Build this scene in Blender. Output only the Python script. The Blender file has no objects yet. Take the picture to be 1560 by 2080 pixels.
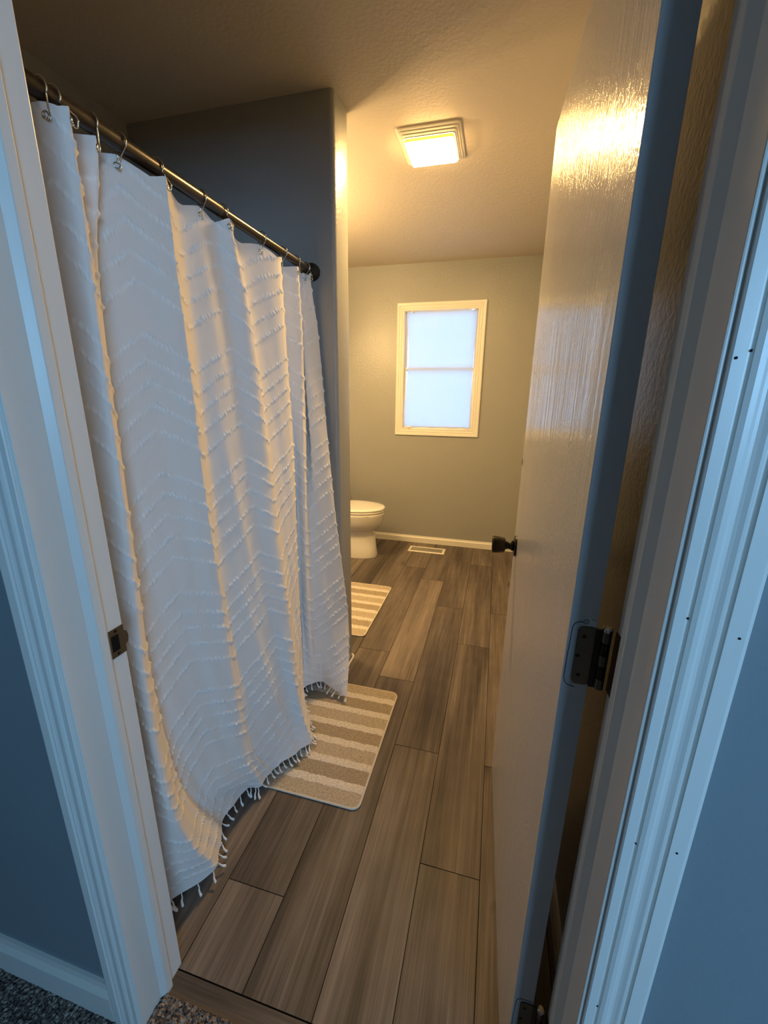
import bpy, math, random
import numpy as np
from mathutils import Vector, Matrix
random.seed(7); RNG=np.random.default_rng(11)
S=bpy.context.scene; COL=S.collection; PI=math.pi
D=bpy.data
CEIL=2.422; XL=-1.56; XR=.262; YB=3.787; YW0=.435; YW1=.540

# ---------------------------------------------------------------- materials
def new_mat(name):
    m=D.materials.new(name); m.use_nodes=True; nt=m.node_tree
    return m,nt,nt.nodes['Principled BSDF']
def N(nt,t,**k):
    n=nt.nodes.new(t)
    for a,v in k.items():
        if a.startswith('in_'): n.inputs[a[3:].replace('_',' ')].default_value=v
        else: setattr(n,a,v)
    return n
def paint(name,col,rough=.4,spec=.5,bump=0,scale=90,detail=3,stretch=(1,1,1),mottle=0,dist=.001,metal=0,coord='Object'):
    m,nt,b=new_mat(name); L=nt.links.new
    b.inputs['Base Color'].default_value=(*col,1); b.inputs['Roughness'].default_value=rough
    b.inputs['Specular IOR Level'].default_value=spec; b.inputs['Metallic'].default_value=metal
    if bump or mottle:
        tc=N(nt,'ShaderNodeTexCoord'); mp=N(nt,'ShaderNodeMapping'); mp.inputs['Scale'].default_value=stretch
        L(tc.outputs[coord],mp.inputs[0]); nz=N(nt,'ShaderNodeTexNoise'); nz.inputs['Scale'].default_value=scale
        nz.inputs['Detail'].default_value=detail; L(mp.outputs[0],nz.inputs['Vector'])
        if bump:
            bp=N(nt,'ShaderNodeBump'); bp.inputs['Strength'].default_value=bump; bp.inputs['Distance'].default_value=dist
            L(nz.outputs[0],bp.inputs['Height']); L(bp.outputs[0],b.inputs['Normal'])
        if mottle:
            n2=N(nt,'ShaderNodeTexNoise'); n2.inputs['Scale'].default_value=3; n2.inputs['Detail'].default_value=4
            L(tc.outputs['Object'],n2.inputs['Vector'])
            mx=N(nt,'ShaderNodeMix',data_type='RGBA'); L(n2.outputs[0],mx.inputs[0])
            mx.inputs[6].default_value=(*[c*(1-mottle) for c in col],1); mx.inputs[7].default_value=(*[min(1,c*(1+mottle)) for c in col],1)
            L(mx.outputs[2],b.inputs['Base Color'])
    return m

M={}
M['bathwall']=paint('bath_wall_paint',(.318,.325,.318),.36,.5,.85,70,2,mottle=.03,dist=.0016)
M['hallwall']=paint('hall_wall_paint',(.215,.255,.28),.5,.4,.4,80,2,mottle=.03,dist=.0012)
M['ceiling']=paint('ceiling_texture',(.56,.50,.42),.55,.4,1.0,75,3,mottle=.02,dist=.0016)
M['trim']=paint('white_trim_paint',(.78,.77,.73),.33,.5,.12,30,3,(6,6,.35),mottle=.02,dist=.0006)
M['base']=paint('white_baseboard_paint',(.76,.74,.69),.38,.5,mottle=.03)
M['hole']=paint('nail_hole_dark',(.02,.02,.02),.9,.1)
M['bronze']=paint('aged_bronze',(.035,.028,.022),.34,.5,.15,60,metal=.85)
M['bronze_worn']=paint('worn_antique_metal',(.14,.115,.08),.40,.5,.3,120,mottle=.3,metal=.8)
M['rod']=paint('oil_rubbed_bronze_rod',(.022,.014,.010),.30,.5,metal=.25)
M['rubber']=paint('black_rubber',(.015,.012,.01),.55,.3)
M['chrome']=paint('brushed_nickel_wire',(.62,.58,.52),.22,.5,metal=1)
M['porcelain']=paint('porcelain',(.80,.78,.72),.08,.6)
M['seat']=paint('toilet_seat_plastic',(.80,.78,.72),.18,.5)
M['plastic']=paint('cream_plastic',(.74,.70,.62),.35,.5)
M['register']=paint('cream_register_enamel',(.78,.74,.66),.35,.5)
M['seam']=paint('dark_plank_seam',(.03,.022,.016),.8,.1)
M['dark']=paint('dark_void',(.012,.010,.008),.9,.1)
M['vinylwin']=paint('window_sash_vinyl',(.80,.80,.78),.35,.5)
M['chip']=paint('bare_paint_chip',(.62,.66,.68),.6,.3,.8,300,dist=.001)
M['ink']=paint('marker_ink',(.02,.025,.04),.7,.2)

# glossy white door with vertical brush strokes and stipple
def door_mat():
    m,nt,b=new_mat('gloss_white_door_paint'); L=nt.links.new
    b.inputs['Base Color'].default_value=(.72,.71,.69,1); b.inputs['Roughness'].default_value=.11
    b.inputs['Specular IOR Level'].default_value=.6
    tc=N(nt,'ShaderNodeTexCoord')
    mp=N(nt,'ShaderNodeMapping'); mp.inputs['Scale'].default_value=(300,1,2.6); L(tc.outputs['Object'],mp.inputs[0])
    n1=N(nt,'ShaderNodeTexNoise'); n1.inputs['Scale'].default_value=1; n1.inputs['Detail'].default_value=5; L(mp.outputs[0],n1.inputs['Vector'])
    mp2=N(nt,'ShaderNodeMapping'); mp2.inputs['Scale'].default_value=(1,1,.8); L(tc.outputs['Object'],mp2.inputs[0])
    n2=N(nt,'ShaderNodeTexNoise'); n2.inputs['Scale'].default_value=130; n2.inputs['Detail'].default_value=2; L(mp2.outputs[0],n2.inputs['Vector'])
    mr=N(nt,'ShaderNodeMapRange'); mr.inputs[1].default_value=.48; mr.inputs[2].default_value=.8; L(n1.outputs[0],mr.inputs[0])
    mx=N(nt,'ShaderNodeMath',operation='MULTIPLY_ADD'); mx.inputs[1].default_value=1.0
    L(mr.outputs[0],mx.inputs[0]); L(n2.outputs[0],mx.inputs[2])
    bp=N(nt,'ShaderNodeBump'); bp.inputs['Strength'].default_value=.62; bp.inputs['Distance'].default_value=.0010
    L(mx.outputs[0],bp.inputs['Height']); L(bp.outputs[0],b.inputs['Normal'])
    return m
M['door']=door_mat()
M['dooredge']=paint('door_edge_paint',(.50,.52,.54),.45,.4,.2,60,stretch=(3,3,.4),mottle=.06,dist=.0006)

def floor_mat(name,alongx=False):
    m,nt,b=new_mat(name); L=nt.links.new
    at=N(nt,'ShaderNodeAttribute',attribute_name='plank'); tc=N(nt,'ShaderNodeTexCoord')
    ml=N(nt,'ShaderNodeVectorMath',operation='SCALE'); ml.inputs['Scale'].default_value=37.0; L(at.outputs['Vector'],ml.inputs[0])
    ad=N(nt,'ShaderNodeVectorMath',operation='ADD'); L(tc.outputs['Object'],ad.inputs[0]); L(ml.outputs[0],ad.inputs[1])
    def noise(sc,det,dist=0,rough=.5):
        mp=N(nt,'ShaderNodeMapping'); mp.inputs['Scale'].default_value=(sc[1],sc[0],1) if alongx else (sc[0],sc[1],1)
        L(ad.outputs[0],mp.inputs[0]); n=N(nt,'ShaderNodeTexNoise'); n.inputs['Scale'].default_value=1
        n.inputs['Detail'].default_value=det; n.inputs['Distortion'].default_value=dist; n.inputs['Roughness'].default_value=rough
        L(mp.outputs[0],n.inputs['Vector']); return n.outputs[0]
    big=noise((9,1.1),3,.35); fine=noise((210,3.5),4,.1,.6); mid=noise((48,1.5),4,.45,.6); knot=noise((6.5,3.6),2,.4)
    # cathedral rings
    mp=N(nt,'ShaderNodeMapping'); mp.inputs['Scale'].default_value=(1.1,6,1) if alongx else (6,1.1,1)
    L(ad.outputs[0],mp.inputs[0]); wv=N(nt,'ShaderNodeTexWave',wave_type='RINGS'); wv.inputs['Scale'].default_value=2.6
    wv.inputs['Distortion'].default_value=9; wv.inputs['Detail'].default_value=3; wv.inputs['Detail Scale'].default_value=.6
    L(mp.outputs[0],wv.inputs['Vector'])
    def mth(op,a,bv,c=None):
        n=N(nt,'ShaderNodeMath',operation=op)
        for i,v in enumerate([a,bv,c]):
            if v is None: continue
            if isinstance(v,(int,float)): n.inputs[i].default_value=v
            else: L(v,n.inputs[i])
        return n.outputs[0]
    s=mth('MULTIPLY',big,.52); s=mth('MULTIPLY_ADD',mid,.34,s); s=mth('MULTIPLY_ADD',fine,.30,s); s=mth('MULTIPLY_ADD',wv.outputs[0],.012,s)
    sep=N(nt,'ShaderNodeSeparateXYZ'); L(at.outputs['Vector'],sep.inputs[0])
    s=mth('MULTIPLY_ADD',sep.outputs[2],.14,s)
    cr=N(nt,'ShaderNodeValToRGB'); L(s,cr.inputs[0]); e=cr.color_ramp.elements
    e[0].position=.42; e[0].color=(.027,.021,.017,1); e[1].position=.90; e[1].color=(.285,.236,.195,1)
    x=e.new(.55); x.color=(.070,.057,.047,1); x=e.new(.67); x.color=(.130,.106,.087,1)
    vm=N(nt,'ShaderNodeMapping'); vm.inputs['Scale'].default_value=(1.6,5.5,1) if alongx else (5.5,1.6,1); L(ad.outputs[0],vm.inputs[0])
    vd=N(nt,'ShaderNodeTexNoise'); vd.inputs['Scale'].default_value=4; L(vm.outputs[0],vd.inputs['Vector'])
    va=N(nt,'ShaderNodeMix',data_type='VECTOR'); va.inputs[0].default_value=.08; L(vm.outputs[0],va.inputs[4]); L(vd.outputs['Color'],va.inputs[5])
    vo=N(nt,'ShaderNodeTexVoronoi'); vo.inputs['Scale'].default_value=1; L(va.outputs[1],vo.inputs['Vector'])
    k1=N(nt,'ShaderNodeMapRange'); k1.inputs[1].default_value=.13; k1.inputs[2].default_value=.02; L(vo.outputs['Distance'],k1.inputs[0])
    vs_=N(nt,'ShaderNodeSeparateColor'); L(vo.outputs['Color'],vs_.inputs[0]); kg=mth('GREATER_THAN',vs_.outputs[0],.55)
    kmask=mth('MULTIPLY',mth('MULTIPLY',k1.outputs[0],kg),.75)
    kr=N(nt,'ShaderNodeMapRange'); kr.inputs[1].default_value=.69; kr.inputs[2].default_value=.78; L(knot,kr.inputs[0])
    mx=N(nt,'ShaderNodeMix',data_type='RGBA'); L(mth('MAXIMUM',mth('MULTIPLY',kr.outputs[0],.65),kmask),mx.inputs[0]); L(cr.outputs[0],mx.inputs[6]); mx.inputs[7].default_value=(.03,.02,.014,1)
    L(mx.outputs[2],b.inputs['Base Color'])
    b.inputs['Roughness'].default_value=.5; b.inputs['Specular IOR Level'].default_value=.35
    bp=N(nt,'ShaderNodeBump'); bp.inputs['Strength'].default_value=.3; bp.inputs['Distance'].default_value=.0006
    L(fine,bp.inputs['Height']); L(bp.outputs[0],b.inputs['Normal'])
    return m
M['plank']=floor_mat('grey_brown_vinyl_plank'); M['plankx']=floor_mat('grey_brown_vinyl_threshold',True)

def carpet_mat():
    m,nt,b=new_mat('speckled_carpet'); L=nt.links.new
    tc=N(nt,'ShaderNodeTexCoord'); v=N(nt,'ShaderNodeTexVoronoi'); v.inputs['Scale'].default_value=190; L(tc.outputs['Object'],v.inputs['Vector'])
    sp=N(nt,'ShaderNodeSeparateColor'); L(v.outputs['Color'],sp.inputs[0])
    cr=N(nt,'ShaderNodeValToRGB'); L(sp.outputs[0],cr.inputs[0]); e=cr.color_ramp.elements
    e[0].color=(.05,.042,.04,1); e[1].color=(.42,.36,.30,1); x=e.new(.5); x.color=(.17,.14,.125,1)
    L(cr.outputs[0],b.inputs['Base Color']); b.inputs['Roughness'].default_value=.95; b.inputs['Specular IOR Level'].default_value=.1
    nz=N(nt,'ShaderNodeTexNoise'); nz.inputs['Scale'].default_value=260; L(tc.outputs['Object'],nz.inputs['Vector'])
    bp=N(nt,'ShaderNodeBump'); bp.inputs['Strength'].default_value=1; bp.inputs['Distance'].default_value=.004
    L(nz.outputs[0],bp.inputs['Height']); L(bp.outputs[0],b.inputs['Normal']); return m
M['carpet']=carpet_mat()

def cloth_mat(name,trans,base_attr=True,col=(.78,.765,.75)):
    m=D.materials.new(name); m.use_nodes=True; nt=m.node_tree; nt.nodes.clear(); L=nt.links.new
    out=N(nt,'ShaderNodeOutputMaterial'); df=N(nt,'ShaderNodeBsdfDiffuse'); tr=N(nt,'ShaderNodeBsdfTranslucent'); mx=N(nt,'ShaderNodeMixShader')
    mx.inputs[0].default_value=trans; L(df.outputs[0],mx.inputs[1]); L(tr.outputs[0],mx.inputs[2]); L(mx.outputs[0],out.inputs[0])
    tc=N(nt,'ShaderNodeTexCoord'); mp=N(nt,'ShaderNodeMapping'); mp.inputs['Scale'].default_value=(700,700,1) ; L(tc.outputs['UV'],mp.inputs[0])
    wv=N(nt,'ShaderNodeTexNoise'); wv.inputs['Scale'].default_value=1; L(mp.outputs[0],wv.inputs['Vector'])
    bp=N(nt,'ShaderNodeBump'); bp.inputs['Strength'].default_value=.35; bp.inputs['Distance'].default_value=.001; L(wv.outputs[0],bp.inputs['Height'])
    L(bp.outputs[0],df.inputs['Normal'])
    if base_attr:
        at=N(nt,'ShaderNodeAttribute',attribute_name='tuft'); m2=N(nt,'ShaderNodeMix',data_type='RGBA'); L(at.outputs['Fac'],m2.inputs[0])
        m2.inputs[6].default_value=(*col,1); m2.inputs[7].default_value=(.93,.92,.90,1); L(m2.outputs[2],df.inputs['Color']); L(m2.outputs[2],tr.inputs['Color'])
    else:
        df.inputs['Color'].default_value=(*col,1); tr.inputs['Color'].default_value=(*col,1)
    return m
M['curtain']=cloth_mat('white_tufted_cotton',.08,True,(.83,.80,.77))
M['sheer']=cloth_mat('white_window_sheer',.80,False,(.84,.85,.86))
M['tassel']=paint('white_cotton_cord',(.85,.83,.80),.9,.1,.6,400,stretch=(1,1,1),dist=.001)

def rug_mat():
    m,nt,b=new_mat('striped_cotton_rug'); L=nt.links.new
    at=N(nt,'ShaderNodeAttribute',attribute_name='stripe')  # 0 tan,1 textured,2 cream
    cr=N(nt,'ShaderNodeValToRGB'); dv=N(nt,'ShaderNodeMath',operation='DIVIDE'); dv.inputs[1].default_value=2; L(at.outputs['Fac'],dv.inputs[0]); L(dv.outputs[0],cr.inputs[0])
    e=cr.color_ramp.elements; cr.color_ramp.interpolation='CONSTANT'
    e[0].color=(.40,.33,.235,1); e[1].position=.8; e[1].color=(.72,.66,.57,1); x=e.new(.3); x.color=(.50,.425,.32,1)
    tc=N(nt,'ShaderNodeTexCoord'); mp=N(nt,'ShaderNodeMapping'); mp.inputs['Scale'].default_value=(110,230,1); L(tc.outputs['Object'],mp.inputs[0])
    nz=N(nt,'ShaderNodeTexNoise'); nz.inputs['Scale'].default_value=1; nz.inputs['Detail'].default_value=3; L(mp.outputs[0],nz.inputs['Vector'])
    mr=N(nt,'ShaderNodeMapRange'); mr.inputs[1].default_value=.3; mr.inputs[2].default_value=.62; mr.inputs[3].default_value=.66; mr.inputs[4].default_value=1.06; L(nz.outputs[0],mr.inputs[0])
    ml=N(nt,'ShaderNodeMix',data_type='RGBA',blend_type='MULTIPLY'); ml.inputs[0].default_value=1; L(cr.outputs[0],ml.inputs[6]); L(mr.outputs[0],ml.inputs[7])
    L(ml.outputs[2],b.inputs['Base Color']); b.inputs['Roughness'].default_value=.95; b.inputs['Specular IOR Level'].default_value=.1
    bp=N(nt,'ShaderNodeBump'); bp.inputs['Strength'].default_value=.9; bp.inputs['Distance'].default_value=.003; L(nz.outputs[0],bp.inputs['Height']); L(bp.outputs[0],b.inputs['Normal'])
    return m
M['rug']=rug_mat(); M['rugedge']=paint('cream_rug_binding',(.66,.59,.49),.9,.1,.6,300)

def emis(name,col,st,base=(.9,.85,.75)):
    m,nt,b=new_mat(name); b.inputs['Base Color'].default_value=(*base,1); b.inputs['Emission Color'].default_value=(*col,1); b.inputs['Emission Strength'].default_value=st
    b.inputs['Roughness'].default_value=.3; return m
LAMP_COL=(1.0,.56,.19)
M['lens']=emis('glowing_lamp_lens',(1.0,.61,.22),235.0)
M['bulb']=emis('warm_vanity_bulb',(1.0,.64,.26),560.0)
def glass_mat():
    m=D.materials.new('window_glass'); m.use_nodes=True; nt=m.node_tree; nt.nodes.clear(); L=nt.links.new
    o=N(nt,'ShaderNodeOutputMaterial'); t=N(nt,'ShaderNodeBsdfTransparent'); t.inputs[0].default_value=(.93,.96,.96,1)
    g=N(nt,'ShaderNodeBsdfGlossy'); g.inputs['Roughness'].default_value=.02; fr=N(nt,'ShaderNodeFresnel'); fr.inputs[0].default_value=1.45
    mx=N(nt,'ShaderNodeMixShader'); L(fr.outputs[0],mx.inputs[0]); L(t.outputs[0],mx.inputs[1]); L(g.outputs[0],mx.inputs[2]); L(mx.outputs[0],o.inputs[0]); return m
M['glass']=glass_mat()
def amber():
    m,nt,b=new_mat('amber_translucent_lens_rim'); b.inputs['Base Color'].default_value=(.85,.55,.12,1); b.inputs['Roughness'].default_value=.3
    b.inputs['Emission Color'].default_value=(1,.42,.03,1); b.inputs['Emission Strength'].default_value=3.0; return m
M['amber']=amber()

# ---------------------------------------------------------------- mesh helpers
class MB:
    def __init__(s): s.v=[]; s.f=[]
    def add(s,vs,fs):
        o=len(s.v); s.v+= [tuple(map(float,v)) for v in vs]; s.f+=[tuple(i+o for i in f) for f in fs]; return s
    def box(s,x0,x1,y0,y1,z0,z1):
        vs=[(x,y,z) for z in (z0,z1) for y in (y0,y1) for x in (x0,x1)]
        return s.add(vs,[(0,2,3,1),(4,5,7,6),(0,1,5,4),(2,6,7,3),(0,4,6,2),(1,3,7,5)])
    def tube(s,pts,r,n=10,cap=True,closed=False):
        pts=[Vector(p) for p in pts]; m=len(pts); rr=r if hasattr(r,'__len__') else [r]*m
        t0=(pts[1]-pts[0]).normalized(); up=Vector((0,0,1)) if abs(t0.z)<.9 else Vector((1,0,0)); nrm=t0.cross(up).normalized(); vs=[]
        for i,p in enumerate(pts):
            if closed: t=(pts[(i+1)%m]-pts[i-1]).normalized()
            else: t=(pts[min(i+1,m-1)]-pts[max(i-1,0)]).normalized()
            nrm=(nrm-t*nrm.dot(t)).normalized(); bn=t.cross(nrm)
            for k in range(n):
                a=2*PI*k/n; q=p+(nrm*math.cos(a)+bn*math.sin(a))*rr[i]; vs.append(q)
        fs=[]
        for i in range(m if closed else m-1):
            j=(i+1)%m
            for k in range(n): fs.append((i*n+k,i*n+(k+1)%n,j*n+(k+1)%n,j*n+k))
        if cap and not closed: fs+=[tuple(range(n))[::-1],tuple(range((m-1)*n,m*n))]
        return s.add(vs,fs)
    def loft(s,rings,cap0=True,cap1=True):
        n=len(rings[0]); vs=[p for r in rings for p in r]; fs=[]
        for i in range(len(rings)-1):
            for k in range(n): fs.append((i*n+k,i*n+(k+1)%n,(i+1)*n+(k+1)%n,(i+1)*n+k))
        if cap0: fs.append(tuple(range(n))[::-1])
        if cap1: fs.append(tuple(range((len(rings)-1)*n,len(rings)*n)))
        return s.add(vs,fs)
    def lathe(s,prof,origin,axis='y',n=32):
        o=Vector(origin); rings=[]
        for d,r in prof:
            ring=[]
            for k in range(n):
                a=2*PI*k/n; c,q=math.cos(a)*r,math.sin(a)*r
                ring.append(o+{'y':Vector((c,d,q)),'x':Vector((d,c,q)),'z':Vector((c,q,d))}[axis])
            rings.append(ring)
        return s.loft(rings)
    def prism(s,poly,axis,a,b):
        # poly: list of 2D points; axis 'z': (x,y), 'x': (y,z), 'y': (x,z)
        def P(p,t): return {'z':(p[0],p[1],t),'x':(t,p[0],p[1]),'y':(p[0],t,p[1])}[axis]
        n=len(poly); vs=[P(p,a) for p in poly]+[P(p,b) for p in poly]
        return s.add(vs,[tuple(range(n))[::-1],tuple(range(n,2*n))]+[(i,(i+1)%n,(i+1)%n+n,i+n) for i in range(n)])
    def build(s,name,mat,parent=None,smooth=False,bevel=0,seg=2,auto=None):
        me=D.meshes.new(name); me.from_pydata(s.v,[],s.f); me.update()
        import bmesh
        bm=bmesh.new(); bm.from_mesh(me); bmesh.ops.recalc_face_normals(bm,faces=bm.faces); bm.to_mesh(me); bm.free()
        o=D.objects.new(name,me); COL.objects.link(o); me.materials.append(M[mat] if isinstance(mat,str) else mat)
        if parent: o.parent=parent
        if smooth:
            me.polygons.foreach_set('use_smooth',[True]*len(me.polygons))
            if auto: me.set_sharp_from_angle(angle=math.radians(auto))
        if bevel:
            md=o.modifiers.new('bevel','BEVEL'); md.width=bevel; md.segments=seg; md.limit_method='ANGLE'; md.angle_limit=math.radians(40)
        return o
def tag(o,label=None,cat=None,group=None,kind=None):
    for k,v in (('label',label),('category',cat),('group',group),('kind',kind)):
        if v: o[k]=v
    return o
def empty(name,loc=(0,0,0),rz=0):
    o=D.objects.new(name,None); COL.objects.link(o); o.location=loc; o.rotation_euler=(0,0,rz); o.empty_display_size=.1; return o
def struct(o,label=None): tag(o,label,kind='structure'); return o
def circ(cx,cy,r,n=16,a0=0,a1=2*PI): return [(cx+r*math.cos(a0+(a1-a0)*i/n),cy+r*math.sin(a0+(a1-a0)*i/n)) for i in range(n)]
def rrect(x0,x1,y0,y1,r,n=6):
    out=[]
    for cx,cy,a in ((x1-r,y1-r,0),(x0+r,y1-r,PI/2),(x0+r,y0+r,PI),(x1-r,y0+r,1.5*PI)):
        out+=[(cx+r*math.cos(a+PI/2*i/n),cy+r*math.sin(a+PI/2*i/n)) for i in range(n+1)]
    return out
# ---------------------------------------------------------------- room shell
b=MB(); wx0,wx1,wz0,wz1=-.842,-.210,1.082,2.070
b.box(XL-.1,wx0,YB,YB+.11,0,CEIL).box(wx1,XR+.1,YB,YB+.11,0,CEIL).box(wx0,wx1,YB,YB+.11,0,wz0).box(wx0,wx1,YB,YB+.11,wz1,CEIL)
struct(b.build('wall_back','bathwall'),'greige painted wall around the small window')
struct(MB().box(XL-.1,XL,YW1,YB,0,CEIL).build('wall_left','bathwall'),'greige wall of the shower alcove and toilet nook')
struct(MB().box(XR,XR+.1,YW1,YB,0,CEIL).build('wall_right','bathwall'),'greige textured wall behind the open door')
struct(MB().prism([(XL,1.717)]+circ(-.658-.02,1.737,.02,6,-PI/2,0)+circ(-.658-.02,1.853,.02,6,0,PI/2)+[(-.678,1.873),(XL,1.873)],'z',0,CEIL).build('wall_partition','bathwall',smooth=True,auto=50),'grey partition wall with rounded corners at the end of the shower rod')
OX0,OX1,OZ=-.669,.195,2.064
ym=(YW0+YW1)/2
def wallopen(y0,y1,name,mt,xa,xb,lab):
    bb=MB().box(xa,OX0,y0,y1,0,CEIL).box(OX1,xb,y0,y1,0,CEIL).box(OX0,OX1,y0,y1,OZ,CEIL)
    return struct(bb.build(name,mt),lab)
wallopen(YW0,ym,'wall_hall','hallwall',-1.9,3.0,'grey wall on the hall side of the doorway')
wallopen(ym,YW1,'wall_front','bathwall',XL-.1,XR+.1,'bathroom side of the doorway wall')
struct(MB().box(XL-.1,XR+.1,YW0,YB+.11,CEIL,CEIL+.08).build('ceiling','ceiling'),'textured bathroom ceiling around the square light')
# hall behind the camera
HY=-2.4
struct(MB().box(-1.98,-1.9,HY,YW0,0,CEIL).build('wall_hall_left','hallwall'))
struct(MB().box(3.0,3.08,HY,YW0,0,CEIL).build('wall_hall_right','hallwall'))
hw=(1.25,2.75,1.20,2.20)
b=MB().box(-1.98,hw[0],HY-.1,HY,0,CEIL).box(hw[1],3.08,HY-.1,HY,0,CEIL).box(hw[0],hw[1],HY-.1,HY,0,hw[2]).box(hw[0],hw[1],HY-.1,HY,hw[3],CEIL)
struct(b.build('wall_hall_back','hallwall'))
struct(MB().box(-1.98,3.08,HY-.1,YW0,CEIL,CEIL+.08).build('ceiling_hall','ceiling'))
w2=struct(MB().box(hw[0]-.06,hw[0],HY,HY+.02,hw[2]-.06,hw[3]+.06).box(hw[1],hw[1]+.06,HY,HY+.02,hw[2]-.06,hw[3]+.06).box(hw[0],hw[1],HY,HY+.02,hw[2]-.06,hw[2]).box(hw[0],hw[1],HY,HY+.02,hw[3],hw[3]+.06).build('window_2','trim'),'wide window of the room behind the viewer')
MB().box(hw[0],hw[1],HY-.06,HY-.056,hw[2],hw[3]).build('window_glass','glass',w2)
fb=MB()
for x in (hw[0],(hw[0]+hw[1])/2-.02,hw[1]-.04): fb.box(x,x+.04,HY-.08,HY-.04,hw[2],hw[3])
fb.box(hw[0]+.04,hw[1]-.04,HY-.08,HY-.04,hw[2],hw[2]+.04).box(hw[0]+.04,hw[1]-.04,HY-.08,HY-.04,hw[3]-.04,hw[3]); fb.build('window_sash','vinylwin',w2)

# ---------------------------------------------------------------- plank floor
def plank_mesh(name,rects,mat,top=0.0,g=.0011,dz=.004):
    vs=[];fs=[];att=[]
    for (x0,x1,y0,y1) in rects:
        o=len(vs); vs+=[(x0,y0,top-dz),(x1,y0,top-dz),(x1,y1,top-dz),(x0,y1,top-dz),(x0+g,y0+g,top),(x1-g,y0+g,top),(x1-g,y1-g,top),(x0+g,y1-g,top)]
        fs+=[(o+4,o+5,o+6,o+7),(o,o+1,o+5,o+4),(o+1,o+2,o+6,o+5),(o+2,o+3,o+7,o+6),(o+3,o,o+4,o+7)]
        r=(random.random(),random.random(),random.random() if len(rects)>1 else .15); att+=[r]*5
    me=D.meshes.new(name); me.from_pydata(vs,[],fs); a=me.attributes.new('plank','FLOAT_VECTOR','FACE'); a.data.foreach_set('vector',[c for r in att for c in r])
    me.materials.append(mat); me.materials.append(M['seam']); me.polygons.foreach_set('material_index',[0,1,1,1,1]*len(rects)); o=D.objects.new(name,me); COL.objects.link(o); return o
offs={0:.129,-1:.934,-2:.137,-3:.535,-4:.744,-5:.2,-6:.95,-7:.45,-8:.0,-9:.7,1:.6}
rects=[]
for k in range(-9,2):
    x0=.0595+.1777*k; x1=x0+.1777; x0c=max(x0,XL); x1c=min(x1,XR)
    if x1c-x0c<.003: continue
    ys=sorted({.537,YB}|{offs.get(k,0)+1.213*i for i in range(-1,5) if .54<offs.get(k,0)+1.213*i<YB-.01})
    for a,c in zip(ys[:-1],ys[1:]): rects.append((x0c,x1c,a,c))
random.seed(23)
fl=struct(plank_mesh('floor',rects,M['plank']),'grey brown wood look vinyl plank floor')
gb=MB().box(XL,XR,.49,YB,-.02,-.0022).build('plank_groove','dark',fl)
th=struct(plank_mesh('trim_8',[(OX0+.001,OX1-.001,.490,.5355)],M['plankx'],.0012,.0012,.006),'wood look threshold strip between plank floor and carpet')

# carpet with real pile over the near area
def carpet():
    x0,x1,y0,y1=-1.25,.2,-.05,.492; st=.0035
    nx=int((x1-x0)/st)+1; ny=int((y1-y0)/st)+1
    X,Y=np.meshgrid(np.linspace(x0,x1,nx),np.linspace(y0,y1,ny)); Z=.004+.007*RNG.random(X.shape)
    X=X+RNG.normal(0,.0012,X.shape); Y=Y+RNG.normal(0,.0012,X.shape)
    Z[-1,:]=-.001; Y[-1,:]=.4915+RNG.normal(0,.0012,nx)
    Z=np.where((Y>.43)&((X<-.65)|(X>.176)),.001,Z); 
    V=np.stack([X,Y,Z],-1).reshape(-1,3); i=np.arange(ny-1)[:,None]*nx+np.arange(nx-1)[None,:]; F=np.stack([i,i+1,i+nx+1,i+nx],-1).reshape(-1,4)
    me=D.meshes.new('carpet'); me.from_pydata(V.tolist(),[],F.tolist()); me.materials.append(M['carpet'])
    o=D.objects.new('carpet',me); COL.objects.link(o); tag(o,'speckled grey brown carpet pile outside the bathroom threshold','carpet',kind='stuff'); return o
carpet()
struct(MB().box(-1.9,3.0,HY,.49,-.03,.0005).build('floor_hall','carpet'),'carpeted hall floor')

# ---------------------------------------------------------------- door frame
JL,JR=-.650,.176
def jamb(name,side,lab):
    xi=JL if side<0 else JR; xo=OX0 if side<0 else OX1; sg=1 if side<0 else -1
    o=MB().box(min(xi,xo),max(xi,xo),.430,.548,.0,2.046).build(name,'trim',bevel=.0018); struct(o,lab)
    st=MB().prism([(xi,.481),(xi+sg*.0085,.4915),(xi+sg*.0092,.4935),(xi+sg*.0092,.507),(xi+sg*.0060,.5105),(xi,.513)],'z',.0,2.034).build('door_stop','trim',o)
    return o
jl=jamb('trim_1',-1,'left door jamb in glossy white paint'); jr=jamb('trim_2',1,'right door jamb in glossy white paint')
hj=struct(MB().box(JL,JR,.430,.548,2.046,2.064).build('trim_3','trim'),'head jamb of the doorway')
MB().box(JL,JR,.481,.5105,2.034,2.046).build('door_stop','trim',hj)
# fluted casing profile: t across the width from the inner edge, d thickness
PROF=[(0,0),(0,.0085),(.0015,.0100),(.0110,.0104),(.0125,.0078),(.0142,.0078),(.0158,.0108),(.020,.0125),(.0245,.0124),(.0275,.0115),(.0305,.0113),(.0335,.0122),(.037,.0138),(.0395,.0140),(.0412,.0112),(.0430,.0112),(.0448,.0150),(.0600,.0155),(.0638,.0140),(.0645,.0120),(.0645,0)]
def casing(name,side,y,dirn,z1,lab,xin,mat='trim'):
    sg=-1 if side<0 else 1
    poly=[(xin+sg*t,y+dirn*d) for t,d in PROF]
    return struct(MB().prism(poly,'z',0,z1).build(name,mat),lab)
cl=casing('trim_4',-1,YW0,-1,2.10,'fluted white casing on the left of the doorway',JL-.005)
cr_=casing('trim_5',1,YW0,-1,2.10,'fluted white casing on the right of the doorway',JR+.005)
struct(MB().prism([(YW0-d,2.051+t) for t,d in PROF],'x',JL-.0695,JR+.0695).build('trim_6','trim'),'fluted white casing over the doorway')
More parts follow.
